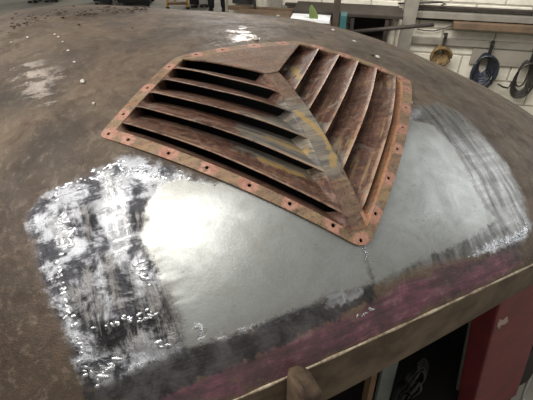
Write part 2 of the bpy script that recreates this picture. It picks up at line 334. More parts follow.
for r in range(8):
    for k in range(10):
        s = .2 + .44*k + (.22 if r % 2 else 0); z = .11 + .215*r
        if s > 4.9: continue
        o = bpy.data.objects.new('block', bme); COL.objects.link(o); o.parent = wall
        p = WP(s, z, -.032 + random.uniform(-.003, .003)); o.location = p; o.rotation_euler = (0, 0, wrot)

# ------------------------------------------------------------------ the car body
gp = uv_of([(262, 388), (300, 373), (330, 359.5), (360, 345), (400, 327), (440, 308), (470, 294.5), (490, 285.5), (510, 276), (531, 266)])
GC = np.polyfit(gp[:, 0], gp[:, 1], 2)
def vg(u): return np.polyval(GC, np.clip(u, -.75, .75)) 
car_loc = (0.35, 1.15, 0.0)
car = thing('vintage_car_body', car_loc, 'rust brown vintage car body with bare steel patch welded into its domed roof', 'car body')
def cuts(*seg):
    out = []
    for a, b, n in seg: out += list(np.linspace(a, b, n, endpoint=False))
    return np.array(out + [seg[-1][1]])
ug = cuts((-1.2, -.75, 16), (-.75, -.64, 22), (-.64, .5, 330), (.5, .8, 50), (.8, 1.4, 30))
tg = cuts((0, .5, 150), (.5, .9, 70), (.9, 1.45, 45), (1.45, 1.8, 8))
UG, TG = np.meshgrid(ug, tg, indexing='ij'); VG = vg(UG) + TG
def fbm(U, V, f, seed):          # cheap smooth value noise for wobbling seams and shallow dents
    r = np.random.default_rng(seed); N = 128; L = r.random((N, N)); o = 0; a = 1; tot = 0
    for k in range(4):
        x = (U+7)*f*2**k; y = (V+9)*f*2**k; i = np.floor(x).astype(int); j = np.floor(y).astype(int); fx = x-i; fy = y-j
        fx = fx*fx*(3-2*fx); fy = fy*fy*(3-2*fy); g = lambda a, b: L[a % N, b % N]
        o = o + a*((g(i, j)*(1-fx)+g(i+1, j)*fx)*(1-fy)+(g(i, j+1)*(1-fx)+g(i+1, j+1)*fx)*fy); tot += a; a *= .5
    return o/tot - .5
P_GROUND = uv_of([(27, 215), (45, 196), (75, 180), (105, 168), (126, 155), (150, 163), (185, 176), (230, 186), (300, 170), (360, 130), (404, 109), (440, 103), (462, 114), (485, 138), (508, 166), (524, 200), (532, 226), (522, 243), (495, 252), (440, 262), (372, 286), (300, 314), (230, 341), (160, 364), (110, 388), (88, 391), (75, 360), (55, 310), (38, 265)])
P_SHL = uv_of([(146, 205), (158, 186), (180, 178), (215, 184), (270, 170), (330, 190), (362, 240), (372, 285), (345, 292), (330, 296), (280, 316), (225, 337), (187, 350), (176, 330), (163, 300), (158, 270), (140, 243)])
P_SHR = uv_of([(362, 240), (375, 190), (395, 134), (405, 119), (432, 124), (452, 145), (468, 175), (482, 205), (497, 220), (470, 238), (430, 256), (374, 284)])
P_CORE = [uv_of([(165, 205), (215, 190), (330, 200), (358, 245), (362, 276), (330, 286), (280, 306), (225, 326), (192, 338), (182, 320), (172, 295), (166, 270), (155, 240)]), uv_of([(372, 240), (385, 190), (402, 140), (412, 128), (430, 134), (446, 152), (460, 180), (472, 205), (482, 220), (462, 232), (425, 248), (380, 270)])]
P_SOOT = uv_of([(84, 391), (110, 381), (180, 351), (240, 334), (300, 311), (340, 296), (376, 281), (376, 297), (340, 315), (300, 334), (250, 359), (190, 384), (150, 402), (84, 402)])
P_PRIMER = uv_of([(150, 400), (200, 378), (250, 356), (300, 336), (350, 316), (384, 294), (405, 280), (440, 266), (480, 258), (515, 250), (524, 262), (480, 286), (440, 304), (360, 341), (300, 369), (236, 397), (180, 404)])
P_BURN = [uv_of(q) for q in ([(144, 280), (160, 286), (173, 304), (182, 336), (172, 352), (150, 347), (138, 318)], [(70, 290), (88, 284), (94, 318), (82, 330)], [(92, 326), (120, 318), (148, 326), (150, 346), (112, 358), (98, 352)], [(80, 268), (92, 266), (100, 300), (112, 318), (92, 316)], [(100, 256), (112, 255), (122, 290), (126, 314), (112, 308)], [(120, 262), (130, 262), (142, 300), (146, 316), (134, 314)], [(124, 213), (138, 211), (147, 220), (140, 229), (128, 228)], [(48, 222), (66, 214), (72, 232), (60, 246)], [(80, 208), (97, 204), (98, 226), (88, 240)], [(490, 246), (515, 238), (522, 246), (500, 256), (480, 262)])]
P_POLISH_GLINT = [uv_of(q) for q in ([(330, 294), (345, 290), (364, 287), (362, 295), (346, 303), (328, 305)], [(196, 324), (204, 321), (207, 333), (199, 339)], [(98, 174), (112, 168), (118, 182), (104, 188)], [(104, 186), (122, 180), (129, 205), (131, 250), (119, 262), (107, 232)], [(52, 222), (64, 214), (70, 240), (66, 252), (56, 248)], [(470, 250), (500, 240), (526, 228), (524, 238), (496, 249), (474, 258)], [(135, 262), (147, 262), (146, 283), (138, 284)], [(90, 372), (116, 358), (118, 366), (98, 386)], [(404, 110), (420, 110), (418, 118), (406, 119)])]
P_WORN_GLINT = [uv_of(q) for q in ([(18, 70), (36, 52), (60, 62), (64, 90), (40, 104), (16, 106)], [(224, 44), (226, 34), (242, 26), (258, 36), (256, 44)], [(96, 26), (112, 20), (122, 24), (104, 29)])]
P_LOW = uv_of([(0, 190), (22, 214), (34, 262), (52, 312), (74, 362), (86, 399), (0, 399)]); P_LOW = np.concatenate([P_LOW, [(-1.4, -.4), (-1.4, .3)]])
# where the grille's outline and its bolt holes fall (the roof is drilled to match)
FLG = .008
OUT = [(-.178, .593), (.178, .593), (.406, .373), (.0, -.020), (-.406, .373)]
HOLES = []
for q in [(124, 145.5), (166, 157), (206, 169), (250, 184), (291, 201), (333.5, 225), (107, 136), (123, 114), (148, 88), (170, 67), (197, 55.5), (223, 50.5), (254, 45.5), (285, 44.5), (316, 47.5), (344, 57), (381, 66.5), (404, 77), (405, 88), (402, 105.5), (397, 124.5), (391.5, 145.5), (385, 176), (376, 214), (361.5, 239)]:
    d = np.array([(q[0]-266.5)/F, (200-q[1])/F, -1.]) @ RM; X = OC + TT[:, None]*d; g = X[:, 2]-G(X[:, 0], X[:, 1])-FLG; i = (g < 0).argmax(); HOLES.append(tuple(X[i, :2]))
# keep every hole on the strip: pull it a set distance inside the outline
hh = []
for u, v in HOLES:
    for _ in range(60):
        e = 1e-4; f0 = sdf(OUT, np.array([u, u+e, u]), np.array([v, v, v+e])); gr = np.array([(f0[1]-f0[0])/e, (f0[2]-f0[0])/e])
        u -= .3*(f0[0]-.0125)*gr[0]; v -= .3*(f0[0]-.0125)*gr[1]
    hh.append((u, v))
HOLES = hh
HA = np.array(HOLES)
HOLE = [(-.160, .575), (.160, .575), (.372, .377), (.012, .016), (-.012, .016), (-.372, .377)]
def maxs(polys, U, V):
    d = np.full(U.shape, -9.0)
    for q in polys: d = np.maximum(d, sdf(q, U, V))
    return d
ATT = {'ground': sdf(P_GROUND, UG, VG), 'sheet': np.maximum(sdf(P_SHL, UG, VG), sdf(P_SHR, UG, VG)), 'sheet_core': maxs(P_CORE, UG, VG), 'soot': sdf(P_SOOT, UG, VG),
       'primer': sdf(P_PRIMER, UG, VG), 'burn': maxs(P_BURN, UG, VG), 'polish_glint': maxs(P_POLISH_GLINT, UG, VG), 'low_left': sdf(P_LOW, UG, VG), 'worn_glint': maxs(P_WORN_GLINT, UG, VG), 'left_zone': np.clip((-.12-UG)/.06, 0, 1)}
# the far crease of the roof and shallow beating marks
crease = uv_of([(1, 40), (20, 30), (50, 20), (90, 15), (130, 12)])
WG = H(UG, VG)
dcr = sdline(crease, UG, VG)
WG = WG + .010*np.exp(-(dcr/.022)**2)*np.clip(1-(UG+.1)/.3, 0, 1) + .0030*fbm(UG, VG, 7, 3)*np.clip(TG*10, 0, 1)
gz = np.clip(ATT['ground']/.02, 0, 1)*np.clip((-.30-UG)/.06, 0, 1)
WG = WG + gz*.0026*fbm(UG*.8+VG*.4, VG*2.6, 22, 5)
dl = np.clip(TG/.03, 0, 1); WG = WG - .004*(1-dl)**2
PG = L2W(UG, VG, WG)
inhole = sdf(HOLE, UG, VG) > 0
wob = .006*fbm(UG, VG, 30, 9)
cls = np.zeros(UG.shape, int)                       # 0 skin, 1 left sheet, 2 right sheet
cls[(sdf(P_SHL, UG, VG)+wob) > 0] = 1; cls[(sdf(P_SHR, UG, VG)+wob) > 0] = 2
nI, nJ = UG.shape
IX = np.arange(nI*nJ).reshape(nI, nJ)
qa, qb, qc, qd = IX[:-1, :-1], IX[1:, :-1], IX[1:, 1:], IX[:-1, 1:]
bolt = np.min(np.hypot(UG[..., None]-HA[:, 0], VG[..., None]-HA[:, 1]), -1) < .0062
keep = ~bolt[:-1, :-1] & ~(inhole[:-1, :-1] & inhole[1:, 1:]) & (PG[:-1, :-1, 2] > .35)
fc = cls[:-1, :-1]
def grid_part(name, mask):
    Q = np.stack([qa[mask], qb[mask], qc[mask], qd[mask]], -1)
    used, inv = np.unique(Q, return_inverse=True); inv = inv.reshape(Q.shape)
    me = bpy.data.meshes.new(name); me.from_pydata(PG.reshape(-1, 3)[used].tolist(), [], inv.tolist()); me.update()
    for k, a in ATT.items():
        at = me.attributes.new(k, 'FLOAT', 'POINT'); at.data.foreach_set('value', a.ravel()[used].astype(np.float32))
    uvl = me.uv_layers.new(name='UVMap'); li = np.empty(len(me.loops), np.int32); me.loops.foreach_get('vertex_index', li)
    uvs = np.stack([UG.ravel()[used][li], VG.ravel()[used][li]], -1); uvl.data.foreach_set('uv', uvs.ravel().astype(np.float32))
    o = link(name, me, M_BODY, car, True)
    return o
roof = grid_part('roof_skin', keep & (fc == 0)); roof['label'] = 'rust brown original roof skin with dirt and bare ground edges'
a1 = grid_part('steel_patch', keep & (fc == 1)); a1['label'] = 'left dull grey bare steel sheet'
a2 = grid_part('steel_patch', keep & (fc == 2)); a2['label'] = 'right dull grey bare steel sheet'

# drip edge: pale timeworn ridge and the rusty return below it
M_RIDGE = simple('worn_pale_edge', srgb(188, 176, 152), .5, .2, .45, 30, .5, srgb(112, 92, 72))
M_RETURN = simple('rusty_return_strip', srgb(116, 98, 78), .6, .2, .35, 12, .3, srgb(80, 62, 48))
us = np.linspace(-.7, .78, 120); gpts = L2W(us, vg(us), H(us, vg(us)) - .004)
GA, GB = L2W(-.3, vg(-.3), H(-.3, vg(-.3))), L2W(.45, vg(.45), H(.45, vg(.45)))
GX = (GB-GA)*np.array([1, 1, 0]); GX /= np.linalg.norm(GX); GN = np.array([-GX[1], GX[0], 0.])   # along the gutter; inwards, away from the camera
r = [.0030 + .0010*math.sin(i*.9)*math.sin(i*.23) for i in range(len(us))]
m = MB().tube(gpts, r, 7).build('drip_ridge', M_RIDGE, car, True); m['label'] = 'pale timeworn ridge along the roof edge'
def drop(px, py):                # how far below the gutter a survey point of the strip's lower edge lies
    P = at_plane(px, py, GA, GN); k = np.abs((gpts-P) @ GX).argmin(); return float(us[k]), float(gpts[k][2]-P[2])
dr = [drop(*q) for q in ((353, 376), (410, 352), (450, 329), (497, 304))]
DC = np.polyfit([a for a, b in dr], [b for a, b in dr], 1)
print('gutter drops', dr, 'z', gpts[::20, 2], 'GX', GX)
mb = MB(); V = []; Fc = []
for i, (u, p) in enumerate(zip(us, gpts)):
    hgt = float(np.clip(np.polyval(DC, u), .06, .19))
    prof = [(0, 0), (.0, -.25), (.002, -.75), (.006, -1.0), (.03, -1.0), (.03, -.94), (.010, -.9), (.006, -.2), (.012, 0)]
    for a, b in prof: V.append(p + GN*a + np.array([0, 0, b*hgt]))
npf = len(prof)
for i in range(len(us)-1):
    for k in range(npf-1): Fc.append((i*npf+k, (i+1)*npf+k, (i+1)*npf+k+1, i*npf+k+1))
mb.add(V, Fc).build('roof_return', M_RETURN, car, False)

# red pillar below the gutter, with its chipped paint
M_RED = simple('dull_red_paint', srgb(122, 42, 45), .5, 0, .28, 9, .12, srgb(100, 36, 40))
M_CHIP = simple('bare_filler_chip', srgb(186, 160, 146), .7, 0, .3, 40, .2)
PP = GA + GN*.030
def pl(px, py): return at_plane(px, py, PP, GN)
l0, l1 = pl(500.5, 302), pl(475, 400); r0, r1 = pl(533, 346), pl(515, 400)
def ext(a, b, z): return a + (b-a)*((z-a[2])/(b[2]-a[2]))
zt, zb = float(gpts[80][2])-.06, .14
q = [ext(l0, l1, zb), ext(r0, r1, zb), ext(r0, r1, zt), ext(l0, l1, zt)]
mb = MB(); bk = [p + GN*.075 for p in q]
mb.add(q+bk, [(0, 1, 2, 3), (7, 6, 5, 4), (0, 4, 5, 1), (1, 5, 6, 2), (2, 6, 7, 3), (3, 7, 4, 0)])
m = mb.build('door_pillar', M_RED, car, False, bevel=.006); m['label'] = 'dull red pillar under the roof edge'
def flake(pts): return [pl(*p) - GN*.0012 for p in pts]
fl_ = flake([(497, 326), (499, 319), (503, 320), (507, 316), (508, 321), (505, 324), (501, 325), (499, 329)])
mb = MB(); n = len(fl_); mb.add(fl_ + [p+GN*.002 for p in fl_], [tuple(range(n))] + [(i, i+n, (i+1) % n+n, (i+1) % n) for i in range(n)])
m = mb.build('paint_chip', M_CHIP, m); m['label'] = 'pale chip in the red paint'
# lower shell that carries the roof, all in shade: sides, floor and bulkheads
UPX, UPY = GX, GN
def cbox(a, b, z, sx, sy, sz): return (GA + GX*a + GN*b)*np.array([1, 1, 0]) + np.array([0, 0, z]), sx, sy, sz, UPX, UPY
mb = MB()
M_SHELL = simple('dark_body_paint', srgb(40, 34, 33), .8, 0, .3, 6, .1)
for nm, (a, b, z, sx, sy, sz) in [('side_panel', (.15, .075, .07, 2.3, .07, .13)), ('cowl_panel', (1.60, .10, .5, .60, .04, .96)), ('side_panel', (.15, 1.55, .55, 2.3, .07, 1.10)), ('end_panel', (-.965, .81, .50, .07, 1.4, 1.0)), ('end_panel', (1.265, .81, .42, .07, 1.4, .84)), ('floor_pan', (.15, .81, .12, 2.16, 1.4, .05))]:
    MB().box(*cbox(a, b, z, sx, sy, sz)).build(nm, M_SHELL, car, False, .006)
for a in (-.75, 1.1):
    for b in (.35, 1.45): MB().box(*cbox(a, b, .78, .06, .06, .86)).build('roof_support', M_DKSTEEL, car)
tr = [at_plane(x, y, GA+GN*.16, GN) for x, y in ((472, 322), (456, 400))]; d_ = (tr[1]-tr[0])/np.linalg.norm(tr[1]-tr[0])
MB().tube([tr[0]-d_*.05, tr[1], tr[1]+d_*.4], .011, 8).build('inner_trim', M_GREYP, car, True)
# black pan added under the vent opening to keep the slots dark
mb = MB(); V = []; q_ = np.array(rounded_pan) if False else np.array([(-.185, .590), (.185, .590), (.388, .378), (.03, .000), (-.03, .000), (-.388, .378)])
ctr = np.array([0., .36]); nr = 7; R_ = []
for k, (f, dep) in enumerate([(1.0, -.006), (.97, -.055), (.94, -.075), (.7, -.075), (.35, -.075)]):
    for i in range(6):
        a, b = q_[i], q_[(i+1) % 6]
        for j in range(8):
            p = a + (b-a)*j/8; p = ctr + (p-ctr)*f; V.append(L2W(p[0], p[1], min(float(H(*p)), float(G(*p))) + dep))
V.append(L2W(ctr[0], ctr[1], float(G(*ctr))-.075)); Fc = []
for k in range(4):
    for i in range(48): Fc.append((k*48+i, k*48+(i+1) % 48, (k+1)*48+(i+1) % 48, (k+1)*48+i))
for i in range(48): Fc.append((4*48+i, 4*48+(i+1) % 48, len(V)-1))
MB().add(V, Fc).build('slot_shade_pan', simple('shade_black', srgb(14, 13, 13), .9, 0, .2, 8, 0), car, False)

# weld beads, each run its own part
M_WELD = simple('bright_weld', srgb(206, 208, 210), .25, 1.0, .35, 60, .4)
M_WELDG = simple('dull_weld', srgb(120, 116, 112), .4, .9, .4, 60, .5)
def weld(path, n, size, mat, jit=.5, lift=.0, label=None):
    P = uv_of(path); d = np.r_[0, np.cumsum(np.hypot(*np.diff(P, axis=0).T))]; mb = MB()
    for k in range(n):
        s = d[-1]*(k+random.uniform(-.3, .3))/max(1, n-1); u = np.interp(s, d, P[:, 0]) + random.gauss(0, size*jit); v = np.interp(s, d, P[:, 1]) + random.gauss(0, size*jit)
        e = .004; w = float(H(u, v)); c = L2W(u, v, w+lift)
        tx = L2W(u+e, v, H(u+e, v)) - L2W(u, v, w); ty = L2W(u, v+e, H(u, v+e)) - L2W(u, v, w); tx /= np.linalg.norm(tx); nn = np.cross(tx, ty); nn /= np.linalg.norm(nn); ty = np.cross(nn, tx)
        a = random.gauss(0, .5); X = tx*math.cos(a)+ty*math.sin(a); Y = np.cross(nn, X); q = size*random.uniform(.6, 1.35)
        mb.blob(c-nn*q*.12, q*random.uniform(1.0, 2.0), q*random.uniform(.6, 1.0), q*.30, X, Y, nn, 7, 4, .22)
    o = mb.build('weld_bead', mat, car, True)
    if label: o['label'] = label
weld([(57, 262), (62, 290), (70, 318), (80, 348), (88, 378)], 34, .0052, M_WELD, .7)
weld([(88, 330), (105, 326), (130, 319), (156, 314)], 30, .0034, M_WELD, .9)
weld([(96, 384), (104, 376), (116, 362)], 10, .0065, M_WELD, .4)
weld([(134, 264), (142, 272), (146, 284)], 10, .0052, M_WELD, .9)
weld([(158, 340), (164, 348), (170, 344)], 7, .005, M_WELD, .7)
weld([(50, 196), (72, 186), (100, 174), (120, 160)], 26, .0052, M_WELD, 1.2)
weld([(104, 168), (130, 172), (160, 176), (186, 178)], 30, .0048, M_WELD, 1.3)
weld([(62, 214), (70, 232), (66, 250)], 18, .005, M_WELD, 1.4)
weld([(470, 257), (490, 248), (512, 240), (527, 230), (525, 218)], 30, .0042, M_WELD, .6)
weld([(364, 248), (370, 262), (378, 282)], 26, .0020, M_WELD, .8)
weld([(404, 114), (418, 114), (436, 112)], 14, .0032, M_WELDG, .8)
weld([(358, 317), (366, 313), (372, 309)], 6, .0035, M_WELD, .4)

# ------------------------------------------------------------------ the louvred vent grille lying over its opening
GL = L2W(0, .25, G(0, .25))
grille = thing('louvred_vent_grille', tuple(L2W(0, 0, 0)), 'shield shaped copper brown louvred vent grille lying on the patched roof', 'vent grille')
LS = [(.165, .571), (.203, .535), (.2425, .4975), (.282, .464), (.319, .429), (.356, .392)]
LE = [(.017, .437), (.018, .361), (.019, .299), (.019, .227), (.019, .145), (.019, .056)]
LS.append((.3690, .3745)); LE.append((.020, .0255))
LOW, LIP, SPN = -.034, .012, .010
def grid_sheet(name, W3, UV, thick_dir, th, mat, parent, attrs=None, smooth=True):
    # a curved sheet with real thickness from an (n, m) grid of own-frame points
    n, m = W3.shape[:2]
    top = W3.reshape(-1, 3); bot = (W3 + thick_dir*(-th)).reshape(-1, 3); N = n*m
    F1 = []
    for i in range(n-1):
        for j in range(m-1):
            a, b, c, d = i*m+j, (i+1)*m+j, (i+1)*m+j+1, i*m+j+1
            F1.append((a, b, c, d)); F1.append((N+d, N+c, N+b, N+a))
    rim = [(i*m, (i+1)*m) for i in range(n-1)][::-1]
    def edge(a, b): F1.append((a, b, N+b, N+a))
    for i in range(n-1): edge((i+1)*m, i*m); edge(i*m+m-1, (i+1)*m+m-1)
    for j in range(m-1): edge(j, j+1); edge((n-1)*m+j+1, (n-1)*m+j)
    me = bpy.data.meshes.new(name); me.from_pydata(np.concatenate([top, bot]).tolist(), [], F1); me.update()
    uvl = me.uv_layers.new(name='UVMap'); li = np.empty(len(me.loops), np.int32); me.loops.foreach_get('vertex_index', li)
    uvs = UV.reshape(-1, 2)[li % N]; uvl.data.foreach_set('uv', uvs.ravel().astype(np.float32))
    for k, a in (attrs or {}).items():
        at = me.attributes.new(k, 'FLOAT', 'POINT'); at.data.foreach_set('value', np.concatenate([a.ravel(), a.ravel()]).astype(np.float32))
    o = link(name, me, mat, parent, False)
    if smooth:
        me.polygons.foreach_set('use_smooth', [True]*len(me.polygons)); 
        bm = bmesh.new(); bm.from_mesh(me)
        for e in bm.edges:
            if len(e.link_faces) == 2 and e.calc_face_angle() > .6: e.smooth = False
        bm.to_mesh(me); bm.free()
    return o
# old slate-coloured smears across the left slats near the spine and the ochre streaks on it (paint on the metal)
P_SLATE = [(-.03, .34), (.03, .33), (.045, .25), (.04, .16), (-.0, .13), (-.06, .16), (-.16, .25), (-.12, .33), (-.07, .31)]
P_SLATER = [(.02, .33), (.05, .36), (.10, .47), (.085, .50), (.04, .40), (.015, .30)]
OCHRE = [[(.004, .275), (.010, .24), (.014, .205)], [(.014, .205), (.012, .18), (.004, .155)], [(-.03, .205), (-.06, .235), (-.09, .26)], [(.055, .40), (.075, .44), (.09, .475)], [(-.01, .30), (.0, .27)], [(-.12, .215), (-.08, .178), (-.05, .155)]]
def paint(U, V):
    o = np.full(U.shape, 9.0)
    for q in OCHRE: o = np.minimum(o, sdline(q, U, V))
    return {'slate': np.maximum(sdf(P_SLATE, U, V), sdf(P_SLATER, U, V)), 'ochre': .006 - o}
def place(U, V, off): return L2W(U, V, G(U, V) + off)
UPW = lvec((0, 0, 1))
NA, NSX = 40, 12
for side in (-1, 1):
    for k in range(6):
        a = np.concatenate([[-.012], np.linspace(0, .12, 12), np.linspace(.12, .88, 26)[1:-1], np.linspace(.88, 1, 12), [1.012]]); s = np.linspace(-.18 if k else -.1, 1, NSX)
        A_, S_ = np.meshgrid(a, s, indexing='ij')
        p0, p1, q0, q1 = (np.array(z) for z in (LS[k], LE[k], LS[k+1], LE[k+1]))
        lo = p0 + (p1-p0)*A_[..., None]; hi = q0 + (q1-q0)*A_[..., None]
        P = lo + (hi-lo)*S_[..., None]; U, V = P[..., 0]*side, P[..., 1]
        lip = LIP if k < 5 else FLG-.001
        sm = lambda x: np.clip(x, 0, 1)**2*(3-2*np.clip(x, 0, 1))
        low = LOW if k < 5 else -.026
        prof = np.clip(S_, 0, 1)**(.80 if side < 0 or k == 5 else 1.45)
        # each slat is pressed out of one sheet: both its edges run back into the frame and the spine at the ends
        e0 = sm((A_-.004)/(.045 if side < 0 else .022)); e1 = sm((.996-A_)/.04); lvl = np.where(A_ < .5, FLG-.0012, SPN-.0012)
        prs = low + (lip-low)*prof + (S_ < 0)*S_*.02
        off = lvl + (prs-lvl)*e0*e1
        off = off + (.0022*fbm(U, V, 16, 31+k) + .0016*np.sin(A_*9+k)*(S_ > .5)*(k < 5))*e0*e1
        UVm = np.stack([A_*np.linalg.norm(p1-p0)*1.2, S_*.06 + k*.21 + side], -1)
        mt = M_COPPER if (k == 5 and side > 0) else M_SLAT
        o = grid_sheet('slat', place(U, V, off), UVm, UPW, .0028, mt, grille, dict(paint(U, V), lip=np.clip((S_-.90)/.05, 0, 1)*(k < 5)*e0*e1))
        if k == 5: o['label'] = 'copper orange outermost slat' if side > 0 else 'outermost slat beside the lower flange'
# flat plates: cut a fine grid along the outline, then sort the pieces
def plate_grid():
    bm = bmesh.new(); st = .0075; xs = np.arange(-.42, .4201, st); ys = np.arange(-.03, .606, st)
    vs = [[bm.verts.new((x, y, 0)) for y in ys] for x in xs]
    for i in range(len(xs)-1):
        for j in range(len(ys)-1): bm.faces.new((vs[i][j], vs[i+1][j], vs[i+1][j+1], vs[i][j+1]))
    return bm
def cut(bm, a, b, clear=False):
    a, b = Vector((*a, 0)), Vector((*b, 0)); d = b-a; nrm = Vector((-d.y, d.x, 0)).normalized()     # left of a->b is kept
    bmesh.ops.bisect_plane(bm, geom=bm.verts[:]+bm.edges[:]+bm.faces[:], dist=1e-6, plane_co=a, plane_no=nrm, clear_inner=clear, clear_outer=False)
def rounded(poly, rad, n=5):
    out = []; P = [np.array(p, float) for p in poly]; m = len(P)
    for i in range(m):
        a, b, c = P[i-1], P[i], P[(i+1) % m]; u1 = (a-b)/np.linalg.norm(a-b); u2 = (c-b)/np.linalg.norm(c-b); r = rad[i]
        for t in np.linspace(0, 1, n): 
            q = (1-t)**2*(b+u1*r) + 2*t*(1-t)*b + t*t*(b+u2*r); out.append(q)
    return out
RO = rounded(OUT, [.03, .03, .016, .034, .016])[::-1]
base = plate_grid()
for i in range(len(RO)): cut(base, RO[i], RO[(i+1) % len(RO)], True)
for sd in (-1, 1):
    f = lambda p: (p[0]*sd, p[1])
    cut(base, f(LS[0]), f(LS[6])); cut(base, f(LS[6]), f(LE[6])); cut(base, f(LS[0]), f(LE[0]))
    for k in range(6): cut(base, f(LE[k]), f(LE[k+1]))
cut(base, (-.3, .566), (.3, .566))
def infield(x, y):
    poly = [LS[0]] + [LS[6], LE[6]] + LE[5::-1]
    return sdf(poly, np.array([abs(x)]), np.array([y]))[0] > 1e-5
def spine_off(u, v):
    f = min(1, max(0, (v-.03)/.05))*min(1, max(0, (.47-v)/.05)); return FLG + (SPN-FLG)*f
def plate_part(name, want, mat, offf, th, holes=False):
    bm = base.copy()
    kill = [f for f in bm.faces if not want(*f.calc_center_median()[:2])]
    bmesh.ops.delete(bm, geom=kill, context='FACES')
    xy = np.array([v.co[:2] for v in bm.verts]); off = np.array([offf(*p) for p in xy])
    fcs = [[v.index for v in f.verts] for f in bm.faces]; bm.verts.index_update()
    fcs = [[v.index for v in f.verts] for f in bm.faces]; bm.free()
    P = place(xy[:, 0], xy[:, 1], off + .0012*fbm(xy[:, 0], xy[:, 1], 14, 77))
    me = bpy.data.meshes.new(name); me.from_pydata(P.tolist(), [], fcs); me.update()
    uvl = me.uv_layers.new(name='UVMap'); li = np.empty(len(me.loops), np.int32); me.loops.foreach_get('vertex_index', li); uvl.data.foreach_set('uv', (xy[li]*.8).ravel().astype(np.float32))
    A = paint(xy[:, 0], xy[:, 1])
    if holes: A['bare'] = .018 - np.min(np.hypot(xy[:, :1]-HA[None, :, 0], xy[:, 1:]-HA[None, :, 1]), 1)
    for k, a in A.items():
        at = me.attributes.new(k, 'FLOAT', 'POINT'); at.data.foreach_set('value', a.astype(np.float32))
    o = link(name, me, mat, None, False)
    so = o.modifiers.new('thick', 'SOLIDIFY'); so.thickness = th; so.offset = -1 if me.polygons[0].normal @ Vector(UPW) > 0 else 1
    tool = None
    if holes:
        mb = MB()
        for u, v in HOLES:
            e = 1e-3; w = float(G(u, v)); nn = lvec((2*K1*u, 2*K2*v, 1)); nn /= np.linalg.norm(nn); c = L2W(u, v, w+FLG)
            mb.tube([c-nn*.02, c+nn*.02], .0038, 10)
        tool = mb.build('hole_tool', None)
        bo = o.modifiers.new('holes', 'BOOLEAN'); bo.operation = 'DIFFERENCE'; bo.object = tool; bo.solver = 'EXACT'
    dg = bpy.context.evaluated_depsgraph_get(); me2 = bpy.data.meshes.new_from_object(o.evaluated_get(dg)); me2.name = name
    bpy.data.objects.remove(o)
    if tool: bpy.data.objects.remove(tool)
    o = link(name, me2, mat, grille, False)
    return o
isp = lambda x, y: abs(x) < np.interp(y, [z[1] for z in LE[::-1]], [z[0] for z in LE[::-1]]) + 1e-4 and .0255 < y < .437
isf = lambda x, y: infield(x, y)
ist = lambda x, y: (not isf(x, y)) and (not isp(x, y)) and y < .566 and y > .40 and y > .437 + (abs(x)-.017)*(.571-.437)/(.165-.017) - 1e-4 and abs(x) < .17
def top_off(x, y):
    d = (y - (.437 + (abs(x)-.017)*(.571-.437)/(.165-.017)))*.74; return FLG + (LIP-FLG)*math.exp(-(max(d, 0)/.018)**2)*min(1, max(0, (.566-y)/.012))*min(1, max(0, (.15-abs(x))/.03))
plate_part('spine', lambda x, y: isp(x, y), M_PLATE, spine_off, .003)
plate_part('top_plate', ist, M_PLATE, top_off, .003)
plate_part('flange', lambda x, y: not (isf(x, y) or isp(x, y) or ist(x, y)), M_FLANGE, lambda x, y: FLG, .0032, True)
base.free()

# ------------------------------------------------------------------ things at the near edge of the roof and inside the car
M_PROP = simple('weathered_wood_end', srgb(92, 75, 55), .8, 0, .45, 22, .5, srgb(62, 48, 35))
pp = GA - GN*.045
c0 = at_plane(304.5, 379.5, pp, GN); c1 = at_plane(309, 400, pp, GN)
ax = (c1-c0)/np.linalg.norm(c1-c0); ax = np.array([ax[0]*.3, ax[1]*.3, ax[2]]); ax /= np.linalg.norm(ax)
prop = thing('timber_prop', tuple(c0 + ax*(c0[2]/-ax[2])), 'weathered brown wooden prop with rounded top standing at the roof edge', 'prop')
V = []; Fc = []; n = 16
rings = [(.002, .55), (.003, .84), (.007, .95), (.016, 1.0), (.04, 1.03), (.07, 1.06), (.2, 1.15), (.6, 1.18), (c0[2]/-ax[2]-.001, 1.2)]
for d, q in rings:
    for k in range(n):
        t = 2*math.pi*k/n; cx, sx = math.cos(t), math.sin(t); e = .45
        x = math.copysign(abs(cx)**e, cx)*.0215*q; y = math.copysign(abs(sx)**e, sx)*.030*q
        dd = d + (.010*(x/.0215) + .004*math.sin(3*t))*(d < .05)
        V.append(c0 + ax*dd + GX*x*(1+.05*math.sin(5*t)) + GN*y)
for i in range(len(rings)-1):
    for k in range(n): Fc.append((i*n+k, i*n+(k+1) % n, (i+1)*n+(k+1) % n, (i+1)*n+k))
Fc += [tuple(range(n))[::-1], tuple((len(rings)-1)*n+k for k in range(n))]
MB().add(V, Fc).build('post', M_PROP, prop, True)

PIN = GA + GN*.20
def pin(px, py): return at_plane(px, py, PIN, GN)
FLZ = .148
def standing(name, pxs, th, mat, label, cat):        # a board standing on the car floor, top edge surveyed
    a, b = pin(*pxs[0]), pin(*pxs[1]); lo = [np.array([a[0], a[1], FLZ]) - GN*.03, np.array([b[0], b[1], FLZ]) - GN*.03]
    q = [lo[0], lo[1], b, a]; t = thing(name, tuple((lo[0]+lo[1])/2), label, cat)
    MB().add(q + [p+GN*th for p in q], [(0, 1, 2, 3), (7, 6, 5, 4), (0, 4, 5, 1), (1, 5, 6, 2), (2, 6, 7, 3), (3, 7, 4, 0)]).build('panel', mat, t, False, .003)
    return t
standing('grey_board', [(384, 366), (400, 358)], .015, simple('pale_grey_board', srgb(116, 122, 116), .6, 0, .2, 10, .1), 'pale grey board standing inside the car under the roof edge', 'board')
standing('wooden_batten', [(373, 371), (379, 368)], .03, simple('tan_batten', srgb(132, 104, 74), .7, 0, .3, 14, .2), 'tan wooden batten standing left of the grey board inside the car', 'batten')
